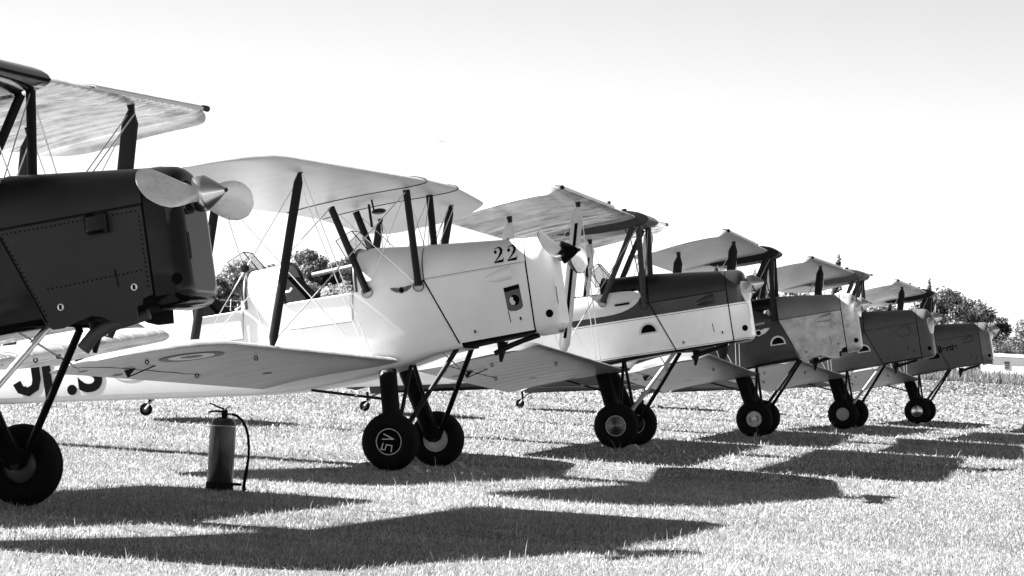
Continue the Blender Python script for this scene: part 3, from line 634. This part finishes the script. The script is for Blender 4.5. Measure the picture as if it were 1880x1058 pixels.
for r0, r1, m in ((.0005, .06, GREYM), (.06, .14, WHITEP), (.14, .25, mat('roundel_grey', .05, .5)), (.25, .265, WHITEP)):
    P2('fuselage_roundel', disc_ring(lambda a, b: (-2.33+a, -(g2.half(-2.33+a, 1.135+b)+.005), 1.135+b), r0, r1), m)
P2('pitot_lever', MB().tube([(-.95, -.345, 1.40), (-.80, -.36, 1.405), (-.78, -.36, 1.43)], .012, 8), STEEL)
P2('gun_sight', MB().tube([(-.66, -.1, 1.53), (-.25, -.1, 1.55)], .02, 8), mat('tube_grey', .3, .4))
# ---- two-tone biplane: white teardrop round the cockpits
_, g3, P3, _, _ = A3
tx_ = [-1.9, -1.4, -.9, -.4, 0, .1, .18, .25, .31, .35, .38, .395, .4]
tl_ = [1.205, 1.203, 1.2, 1.2, 1.2, 1.205, 1.215, 1.235, 1.26, 1.285, 1.31, 1.335, 1.36]; th_ = [1.443]*6+[1.441, 1.438, 1.43, 1.418, 1.405, 1.39, 1.37]
tear = P3('teardrop_panel', strip(g3, tx_, lambda x: float(np.interp(x, tx_, tl_)), lambda x: float(np.interp(x, tx_, th_)), -1, .008), mat('white_panel', .6, .35, coat=.2, var=.05))
P3('door_catch', MB().box((.2, -(g3.at(.2)[3]+.02), 1.30), (.16, .014, .022)), BLACKP, tear)
# ---- other markings
badge(A4[0], A4[1], .2, 1.14, 1.0, WHITEP)
A4[2]('handle', MB().tube([(.1, -(A4[1].at(.1)[3]+.03), 1.25), (.3, -(A4[1].at(.3)[3]+.03), 1.26)], .018, 10), STEEL)
decal_text(A6[2], A6[1], 'Bertie', .72, 1.10, .17, BLACKP, 'name_lettering', .005, .9, .05, .0075)

# ------------------------------------------------------------------ fire extinguisher
ex = thing('fire_extinguisher', 'upright steel fire extinguisher with black hose standing on the grass', 'extinguisher', (-1.925, 23.96, -.041), 0)
exm = mat('extinguisher_paint', .018, .2, coat=.05, spec=.35, var=.12)
E_ = lambda n, mb, m, par=None: build(n, mb, m, par or ex)
cy = E_('cylinder', MB().lathe([(.088, .05), (.09, .06), (.09, .44), (.088, .455), (.08, .478), (.065, .495), (.04, .506), (.0005, .51)], (0, 0, 0), 'z', 40), exm)
E_('seam_band', MB().lathe([(.0905, .444), (.092, .447), (.0905, .451)], (0, 0, 0), 'z', 40), STEEL, cy)
E_('base_ring', MB().lathe([(.0005, .0), (.092, .0), (.095, .01), (.095, .055), (.092, .062), (.0905, .062)], (0, 0, 0), 'z', 40), BLACK)
E_('hose_clip', MB().box((.12, -.01, .052), (.06, .03, .018)), BLACKP)
E_('paper_label', MB().add([(-.0912*math.cos(t), -.0912*math.sin(t), z) for z in (.33, .415) for t in (.0, .12, .25)], [(0, 1, 4, 3), (1, 2, 5, 4)], True), WHITEP, cy)
vb = E_('valve_body', MB().tube([(.005, 0, .505), (.005, 0, .53), (.008, 0, .56)], [.02, .024, .016], 12), BLACK)
E_('squeeze_lever', MB().tube([(.0, 0, .562), (-.05, 0, .578), (-.10, 0, .598)], [.007, .006, .005], 8), BLACK, vb)
E_('carry_handle', MB().tube([(.0, 0, .545), (-.06, 0, .545), (-.095, 0, .54), (-.11, 0, .532)], [.008, .007, .006, .005], 8), BLACK, vb)
E_('safety_pin', MB().tube([(.0, -.02, .553), (.03, -.02, .58), (.045, -.02, .583)], [.003, .006, .009], 8), STEEL, vb)
E_('hose_coupling', MB().tube([(.02, 0, .532), (.06, 0, .53)], .009, 10), STEEL, vb)
hp = [(.055, 0, .53), (.09, 0, .522), (.125, 0, .495), (.155, 0, .45), (.175, 0, .39), (.185, 0, .31), (.187, 0, .24), (.18, 0, .17)]
ho = E_('hose', MB().tube(hp, .0095, 10), BLACK)
E_('nozzle', MB().tube([(.181, 0, .18), (.175, 0, .12), (.166, 0, .05), (.168, 0, .022), (.178, 0, .012)], [.011, .013, .012, .014, .018], 10), BLACK, ho)

# ------------------------------------------------------------------ wheel chocks
ckm = mat('painted_chock', .2, .6, var=.2)
def chock(X, Y, psi, wy, fx, dz, label):
    f = Vector((math.cos(psi), -math.sin(psi), 0)); pt = Vector((math.sin(psi), math.cos(psi), 0))
    c = Vector((X, Y, dz))+pt*wy+f*fx; sg = 1 if fx < 0 else -1
    mb = MB(); pr = [(-.06*sg, 0), (.05*sg, 0), (.045*sg, .04), (.02*sg, .06), (0, .06), (-.05*sg, .015)]
    n = len(pr); mb.add([(x, y, z) for y in (-.1, .1) for x, z in pr], [tuple(range(n)), tuple(range(2*n-1, n-1, -1))]+[(i, i+n, (i+1) % n+n, (i+1) % n) for i in range(n)], False)
    o = build('wheel_chock', mb, ckm); o.location = c; o.rotation_euler = (0, 0, -psi)
    tag(o, label, 'chock', 'wheel chocks')
for (X, Y, ps, dz, nm) in ((-.755, 29.774, .224, -.032, 'white biplane numbered 22'), (1.341, 38.321, .166, .023, 'two tone biplane')):
    for wy, wn_ in ((-.8, 'lettered' if nm[0] == 'w' else 'ringed'), (.8, 'far side')):
        for fx, sd in ((-.215, 'tail'), (.215, 'nose')):
            chock(X, Y, ps, wy, fx, dz, 'pale chock at the %s side of the %s wheel, %s' % (sd, wn_, nm))

# ------------------------------------------------------------------ ground
def noise_ground(name, v0, v1, scale):
    m = bpy.data.materials.new(name); m.use_nodes = True; N = m.node_tree.nodes; L = m.node_tree.links; b = N['Principled BSDF']; b.inputs['Roughness'].default_value = .9; b.inputs['Specular IOR Level'].default_value = .1
    tc = N.new('ShaderNodeTexCoord'); a = N.new('ShaderNodeTexNoise'); a.inputs['Scale'].default_value = scale; a.inputs['Detail'].default_value = 8; a.inputs['Roughness'].default_value = .75; L.new(tc.outputs['Object'], a.inputs['Vector'])
    c = N.new('ShaderNodeTexNoise'); c.inputs['Scale'].default_value = scale*.02; c.inputs['Detail'].default_value = 5; L.new(tc.outputs['Object'], c.inputs['Vector'])
    ad = N.new('ShaderNodeMath'); ad.operation = 'ADD'; L.new(a.outputs[0], ad.inputs[0]); L.new(c.outputs[0], ad.inputs[1])
    mr = N.new('ShaderNodeMapRange'); mr.inputs[1].default_value = .75; mr.inputs[2].default_value = 1.2; mr.inputs[3].default_value = v0; mr.inputs[4].default_value = v1; L.new(ad.outputs[0], mr.inputs[0])
    sx = N.new('ShaderNodeSeparateXYZ'); L.new(tc.outputs['Object'], sx.inputs[0]); fr = N.new('ShaderNodeMapRange'); fr.inputs[1].default_value = 50; fr.inputs[2].default_value = 140; fr.inputs[3].default_value = 1; fr.inputs[4].default_value = .95; L.new(sx.outputs[1], fr.inputs[0])
    mu = N.new('ShaderNodeMath'); mu.operation = 'MULTIPLY'; L.new(mr.outputs[0], mu.inputs[0]); L.new(fr.outputs[0], mu.inputs[1]); L.new(mu.outputs[0], b.inputs['Base Color'])
    bp = N.new('ShaderNodeBump'); bp.inputs['Strength'].default_value = .6; bp.inputs['Distance'].default_value = .03; L.new(a.outputs[0], bp.inputs['Height']); L.new(bp.outputs[0], b.inputs['Normal'])
    return m
GY = [0, 14, 16, 18, 20, 24, 30, 38, 57, 67, 100, 150]; GZ = [.14, .075, .045, -.005, -.043, -.045, -.034, .018, .018, .008, 0, 0]
gm = noise_ground('dry_turf', .07, .17, 14)
mb = MB(); xsg = [-6000, -600, -200, -90, -60, -40, -20, -10, 0, 10, 20, 40, 60, 90, 200, 600, 6000]; ysg = [-60, 0] + list(range(10, 72, 2)) + [80, 100, 120, 160, 185, 205, 225, 245, 265, 300, 400, 800, 9000]
def gz(x, y):
    if y < 150: return float(np.interp(y, GY, GZ))
    if x > 8: return 0.0
    t = max(0, min(1, (y-160)/90)); k = max(0, min(1, (8-x)/14)); return 2.0*(t*t*(3-2*t))*k
vs = [(x, y, gz(x, y)) for y in ysg for x in xsg]; nx = len(xsg)
mb.add(vs, [(j*nx+i, j*nx+i+1, (j+1)*nx+i+1, (j+1)*nx+i) for j in range(len(ysg)-1) for i in range(nx-1)], True)
tag(build('ground', mb, gm), kind='structure')

# grass blades: one sheet of short dry turf, longer stems here and there
def grass(name, label, z0, z1, n, h0, h1, w, tones, seed, lean=.6, tall=False, xr=None):
    r = np.random.default_rng(seed)
    y = np.sqrt(r.uniform(z0*z0, z1*z1, n)); hw = .19*y+1.5
    x = r.uniform(-1, 1, n)*hw if xr is None else r.uniform(xr[0], xr[1], n)
    pat = np.sin(x*2.1+np.sin(y*1.3)*1.7)*np.sin(y*1.7+np.cos(x*1.1)*2)+.6*np.sin(x*7+y*5)*np.sin(y*6-x*3)
    h = r.uniform(h0, h1, n)*(1+.25*pat)*np.exp(r.normal(0, .25, n)); az = r.uniform(0, 2*PI, n); le = np.abs(r.normal(0, lean, n)); wz = w*(np.maximum(y, 16)/16)**.8*r.uniform(.6, 1.4, n)
    dx, dy = np.cos(az), np.sin(az); fa = r.uniform(-.9, .9, n); px, py = np.cos(fa)*wz/2, np.sin(fa)*wz/2
    base = np.stack([x, y, np.interp(y, GY, GZ)-.004], 1); sd = np.stack([px, py, np.zeros(n)], 1)
    d = np.stack([dx*le, dy*le, np.ones(n)], 1); d /= np.linalg.norm(d, axis=1)[:, None]
    mid = base+d*(h*.55)[:, None]; d2 = d+np.stack([dx*le*.8, dy*le*.8, -.25*np.ones(n)], 1); tip = mid+d2*(h*.5)[:, None]; tip[:, 2] = np.maximum(tip[:, 2], base[:, 2]+.008)
    V = np.stack([base-sd, base+sd, mid+sd*.75, mid-sd*.75, tip], 1).reshape(-1, 3).astype(np.float32)
    me = bpy.data.meshes.new(name); me.vertices.add(5*n); me.vertices.foreach_set('co', V.ravel())
    o5 = (np.arange(n)*5)[:, None]; loops = np.concatenate([o5+np.array([[0, 1, 2, 3]]), o5+np.array([[3, 2, 4]])], 1).ravel()
    me.loops.add(7*n); me.loops.foreach_set('vertex_index', loops.astype(np.int32)); me.polygons.add(2*n)
    st = np.stack([np.arange(n)*7, np.arange(n)*7+4], 1).ravel(); me.polygons.foreach_set('loop_start', st.astype(np.int32))
    me.update(calc_edges=True); me.validate()
    t2 = np.sin(x*.9+1.3*np.sin(y*.45))*np.sin(y*.7+1.1*np.sin(x*.6)); t3 = np.sin(x*5.3+2*np.sin(y*2.1))*np.sin(y*2.9+1.5*np.sin(x*3.7))
    tv = r.uniform(tones[0], tones[1], n)*(1+.13*t2+.14*t3); dk = r.uniform(0, 1, n) < .04; tv[dk] *= .3
    tone = np.repeat(tv, 5).astype(np.float32)
    a = me.attributes.new('tone', 'FLOAT', 'POINT'); a.data.foreach_set('value', tone)
    me.materials.append(grassm); o = link(bpy.data.objects.new(name, me)); tag(o, label, 'grass', kind='stuff'); return o
grassm = bpy.data.materials.new('dry_grass_blades'); grassm.use_nodes = True
N = grassm.node_tree.nodes; L = grassm.node_tree.links; b = N['Principled BSDF']; b.inputs['Roughness'].default_value = .6; b.inputs['Specular IOR Level'].default_value = .3
at = N.new('ShaderNodeAttribute'); at.attribute_name = 'tone'; L.new(at.outputs['Fac'], b.inputs['Base Color'])
tr = N.new('ShaderNodeBsdfTranslucent'); L.new(at.outputs['Fac'], tr.inputs[0]); mx = N.new('ShaderNodeMixShader'); mx.inputs[0].default_value = .25
L.new(b.outputs[0], mx.inputs[1]); L.new(tr.outputs[0], mx.inputs[2]); L.new(mx.outputs[0], N['Material Output'].inputs[0])
grass('turf', 'short dry mown grass under the parked aeroplanes', 13.2, 31, 520000, .012, .034, .0034, (.17, .48), 1, 1.2)
grass('turf', 'short dry mown grass further along the row', 31, 62, 280000, .016, .042, .0055, (.16, .46), 2, 1.2)
grass('turf', 'short dry mown grass beyond the parked row', 62, 150, 95000, .025, .06, .012, (.16, .46), 3, 1.0)
grass('turf', 'thin dry grass far out towards the tall grass', 150, 300, 80000, .05, .12, .02, (.1, .36), 6, 1.0)
grass('grass_stems', 'scattered taller dry grass stems standing out of the turf', 14, 60, 2300, .05, .13, .004, (.25, .5), 4, .5)
grass('tall_grass', 'tall dry grass strip in front of the low white building', 296, 318, 40000, .4, 1.1, .006, (.1, .28), 5, .25, xr=(14, 60))

# ------------------------------------------------------------------ trees
def foliage_mat(name, v0, v1):
    m = bpy.data.materials.new(name); m.use_nodes = True; N = m.node_tree.nodes; L = m.node_tree.links; b = N['Principled BSDF']; b.inputs['Roughness'].default_value = .6; b.inputs['Specular IOR Level'].default_value = .25
    a = N.new('ShaderNodeAttribute'); a.attribute_name = 'tone'
    mr = N.new('ShaderNodeMapRange'); mr.inputs[3].default_value = v0; mr.inputs[4].default_value = v1; L.new(a.outputs['Fac'], mr.inputs[0]); L.new(mr.outputs[0], b.inputs['Base Color'])
    t = N.new('ShaderNodeBsdfTranslucent'); L.new(mr.outputs[0], t.inputs[0]); x = N.new('ShaderNodeMixShader'); x.inputs[0].default_value = .3
    L.new(b.outputs[0], x.inputs[1]); L.new(t.outputs[0], x.inputs[2]); L.new(x.outputs[0], N['Material Output'].inputs[0])
    return m
F_DARK = foliage_mat('dark_foliage', .03, .10); F_MID = foliage_mat('mid_foliage', .08, .2); F_PALE = foliage_mat('pale_foliage', .16, .36)
BARK = mat('bark', .08, .9, var=.3)
def tree(name, label, x, y, z, h, wid, fm, kind='round', n=7000, leaf=.28, seed=0, group=None):
    r = np.random.default_rng(seed+100); root = thing(name, label, 'tree', (x, y, z), 0, group)
    tb = MB(); th = h*(.35 if kind != 'cypress' else .2); tb.tube([(0, 0, -.2), (.05, 0, th*.5), (0, .05, th), (.1, 0, h*.7)], [h*.035, h*.028, h*.022, h*.006], 8)
    cl = []
    if kind == 'cypress':
        for i in range(46):
            t = r.uniform(.06, 1); w = wid*.5*(math.sin(min(1, t*2.6)*PI/2))*(1-t)**.55+.05; a = r.uniform(0, 2*PI); q = r.uniform(.2, .85)*w; cl.append((q*math.cos(a), q*math.sin(a), h*t*.97, w*.42+.1, h*.07))
    elif kind == 'bush':
        for i in range(34):
            a = r.uniform(0, 2*PI); q = math.sqrt(r.uniform(0, 1))*wid*.42; zt = h*(1-.55*(q/(wid*.5))**2)*r.uniform(.25, .92); rr = r.uniform(.10, .2)*min(wid, h*1.6); cl.append((q*math.cos(a), q*math.sin(a), zt, rr, rr*.8))
    else:
        for i in range(44):
            d = r.normal(size=3); d /= np.linalg.norm(d); d *= r.uniform(.35, 1)**.5; rr = r.uniform(.09, .2)*wid; zc = h*.6
            cl.append((d[0]*wid*.42, d[1]*wid*.42, zc+d[2]*h*.34, rr, rr*.75))
            if i % 4 == 0: tb.tube([(0, 0, th*.8), (d[0]*wid*.2, d[1]*wid*.2, (th+zc)/2), (d[0]*wid*.4, d[1]*wid*.4, zc+d[2]*h*.3)], [h*.014, h*.009, h*.003], 5)
    build('trunk', tb, BARK, root)
    cl = np.array(cl); k = r.choice(len(cl), n, p=(cl[:, 3]**2)/np.sum(cl[:, 3]**2)); d = r.normal(size=(n, 3)); d /= np.linalg.norm(d, axis=1)[:, None]; rad = r.uniform(.55, 1.08, n)[:, None]
    c = cl[k, :3]+d*rad*np.stack([cl[k, 3], cl[k, 3], cl[k, 4]], 1); c[:, 2] = np.maximum(c[:, 2], .1)
    nrm = d+r.normal(0, .5, (n, 3)); nrm /= np.linalg.norm(nrm, axis=1)[:, None]; u = np.cross(nrm, r.normal(size=(n, 3))); u /= np.linalg.norm(u, axis=1)[:, None]; w = np.cross(nrm, u)
    s = (leaf*r.uniform(.5, 1.3, n))[:, None]; V = np.stack([c-u*s*.5, c+w*s*.3, c+u*s*.5, c-w*s*.3], 1).reshape(-1, 3).astype(np.float32)
    me = bpy.data.meshes.new('crown'); me.vertices.add(4*n); me.vertices.foreach_set('co', V.ravel()); me.loops.add(4*n); me.loops.foreach_set('vertex_index', np.arange(4*n, dtype=np.int32)); me.polygons.add(n); me.polygons.foreach_set('loop_start', np.arange(n, dtype=np.int32)*4); me.update(calc_edges=True)
    tn = np.repeat(np.clip(r.uniform(0, 1, len(cl))[k]*.6+r.uniform(0, .4, n), 0, 1), 4).astype(np.float32); a = me.attributes.new('tone', 'FLOAT', 'POINT'); a.data.foreach_set('value', tn)
    me.materials.append(fm); link(bpy.data.objects.new('crown', me), root); return root
HZ = 1.9
tree('cypress', 'narrow dark cypress at the end of the hedge beyond the fence', -26.2, 300, HZ, 5.4, 1.9, F_DARK, 'cypress', 4500, .22, 1)
lt = [(-25.3, 292, 3.0, 4.2, F_PALE, 'bush', 'pale spreading bush at the foot of the narrow dark cypress'), (-22.2, 285, 4.7, 4.4, F_PALE, 'round', 'pale feathery tree right beside the narrow dark cypress'), (-20.0, 294, 4.5, 4.4, F_MID, 'round', 'hazy rounded tree behind the rear windscreen of the white biplane'),
      (-24.0, 280, 3.2, 3.2, F_MID, 'round', 'small twiggy tree standing close behind the wire fence'), (-17.8, 300, 6.5, 3.8, F_MID, 'round', 'tallest tree with a ragged spire beyond the front cockpit'), (-15.6, 302, 5.6, 4.0, F_DARK, 'round', 'dark dense tree next to the ragged spire tree'), (-13.3, 300, 5.9, 4.4, F_DARK, 'round', 'broad dark domed tree beyond the front cockpit'),
      (-17.0, 286, 3.6, 4.6, F_MID, 'bush', 'low bush below the ragged spire tree'), (-13.0, 284, 3.4, 4.6, F_PALE, 'bush', 'pale low bush below the broad dark domed tree'), (-10.0, 290, 4.2, 5.0, F_MID, 'bush', 'grey bush at the foot of the slim cypress'), (-29.5, 300, 4.4, 5, F_MID, 'round', 'round tree hidden behind the black biplane cowling')]
for i, (x, y, h, w, m, k, lb) in enumerate(lt):
    tree('leafy_bush' if k == 'bush' else 'broadleaf_tree', lb, x, y, HZ, h, w*1.1, m, k, 9000, .28, 10+i, 'trees beyond the wire fence')
tree('cypress', 'slim cypress seen between the white biplane struts', -10.3, 296, HZ, 6.0, 1.5, F_MID, 'cypress', 3500, .2, 31)
tree('cypress', 'tip of a tall dark cypress above the upper wing of the mid grey biplane', 27.9, 300, 0, 10.3, 1.3, F_DARK, 'cypress', 5000, .22, 32)
tree('cypress', 'tip of a tall dark cypress beside the lettered grey biplane wing', 45.4, 380, 0, 10.6, 1.4, F_DARK, 'cypress', 5000, .24, 33)
tree('broadleaf_tree', 'large dark round tree behind the low white building', 49.0, 384, 0, 10.2, 9.5, F_DARK, 'round', 16000, .34, 34)
tree('broadleaf_tree', 'smaller dark tree beside the large round tree', 53.0, 386, 0, 8.4, 5.5, F_DARK, 'round', 9000, .32, 35)
tree('leafy_bush', 'pale feathery bush in front of the large dark tree', 49.3, 370, 0, 7.2, 7.5, F_PALE, 'bush', 9000, .28, 36)
tree('leafy_bush', 'broad mid grey bush behind the white building roof', 54.6, 366, 0, 6.9, 7.5, F_MID, 'bush', 12000, .28, 37)
tree('leafy_bush', 'dark low bush filling the gap behind the white building', 52.0, 356, 0, 5.2, 9, F_DARK, 'bush', 9000, .28, 39)
tree('cypress', 'dark cypress at the far end of the bushes', 58.2, 372, 0, 8.3, 1.6, F_DARK, 'cypress', 4000, .24, 38)
for i, (x, y, h, w, m) in enumerate(((20.5, 352, 9.6, 6, F_MID), (24.5, 348, 9.9, 6, F_MID), (29, 350, 8.6, 6, F_DARK), (33.5, 352, 7.8, 6, F_MID), (38, 356, 7.6, 6, F_DARK), (42.5, 360, 6.8, 6, F_MID))):
    tree('broadleaf_tree', 'distant round tree glimpsed between the wings of the parked biplanes', x, y, 0, h, w, m, 'round', 4500, .36, 50+i, 'distant trees behind the biplanes')

# ------------------------------------------------------------------ fence on the bank
fe = thing('wire_fence', 'wire mesh fence with pale thin posts in front of the trees', 'fence', (-20, 228, 1.65), 0)
fm = mat('pale_post', .6, .6)
for i in range(24):
    build('post', MB().tube([(-10+i*.9, 0, -.4), (-10+i*.9, 0, 1.25)], .032, 6), fm, fe)
for zz in (.3, .75, 1.15): build('fence_wire', MB().tube([(-10.2, 0, zz), (11, 0, zz)], .008, 5), fm, fe)

# ------------------------------------------------------------------ low white building
wb = thing('low_building', 'low white flat roofed building behind the tall dry grass', 'building', (48.5, 333, 0), -.45)
wm = mat('white_render', .8, .8, var=.04)
build('wall', MB().box((0, 3, 1.25), (7, 6, 2.5)), wm, wb)
build('roof', MB().add([(-3.7, -.35, 2.55), (3.7, -.35, 2.55), (3.7, 6.3, 2.7), (-3.7, 6.3, 2.7), (-3.7, -.35, 2.72), (3.7, -.35, 2.72), (3.7, 6.3, 2.87), (-3.7, 6.3, 2.87)], [(0, 3, 2, 1), (4, 5, 6, 7), (0, 1, 5, 4), (1, 2, 6, 5), (2, 3, 7, 6), (3, 0, 4, 7)], False), mat('pale_roof', .6, .7), wb)
for wx in (-.9, 2.4):
    wd = build('window', MB().box((wx, -.02, 1.75), (.55, .08, .75)), mat('window_frame', .35, .6), wb)
    for k in range(3): build('louvre', MB().box((wx, -.075, 1.53+k*.22), (.45, .03, .14)), mat('dark_pane', .03, .2), wd)
build('door', MB().box((1.15, -.02, .95), (.85, .06, 1.9)), mat('door_grey', .3, .5), wb)

# ------------------------------------------------------------------ distant airliner
ap = thing('airliner', 'tiny pale airliner flying high in the empty sky', 'aeroplane', (-133.65, 6000, 340.7), 0)
am = mat('airliner_white', .55, .4)
build('fuselage', MB().tube([(-5.4, 0, .25), (-4, 0, .15), (-1, 0, 0), (3.5, 0, -.1), (5, 0, -.15), (5.6, 0, -.25)], [.1, .4, .6, .6, .45, .08], 12), am, ap)
for s in (-1, 1):
    build('wing', MB().add([(1.2, s*.4, -.2), (-.8, s*.4, -.2), (-2.2, s*5, .2), (-1.5, s*5, .2), (1.2, s*.4, -.05), (-.8, s*.4, -.05), (-2.2, s*5, .28), (-1.5, s*5, .28)], [(0, 1, 2, 3), (7, 6, 5, 4), (0, 4, 5, 1), (1, 5, 6, 2), (2, 6, 7, 3), (3, 7, 4, 0)], False), DARK, ap)
    build('engine', MB().tube([(1.4, s*1.8, -.5), (.2, s*1.8, -.45)], .35, 10), DARK, ap)
build('tail_fin', MB().add([(-3.6, -.06, .3), (-5.2, -.06, .3), (-5.9, -.04, 2.2), (-5.1, -.04, 2.2), (-3.6, .06, .3), (-5.2, .06, .3), (-5.9, .04, 2.2), (-5.1, .04, 2.2)], [(0, 1, 2, 3), (7, 6, 5, 4), (0, 4, 5, 1), (1, 5, 6, 2), (2, 6, 7, 3), (3, 7, 4, 0)], False), DARK, ap)
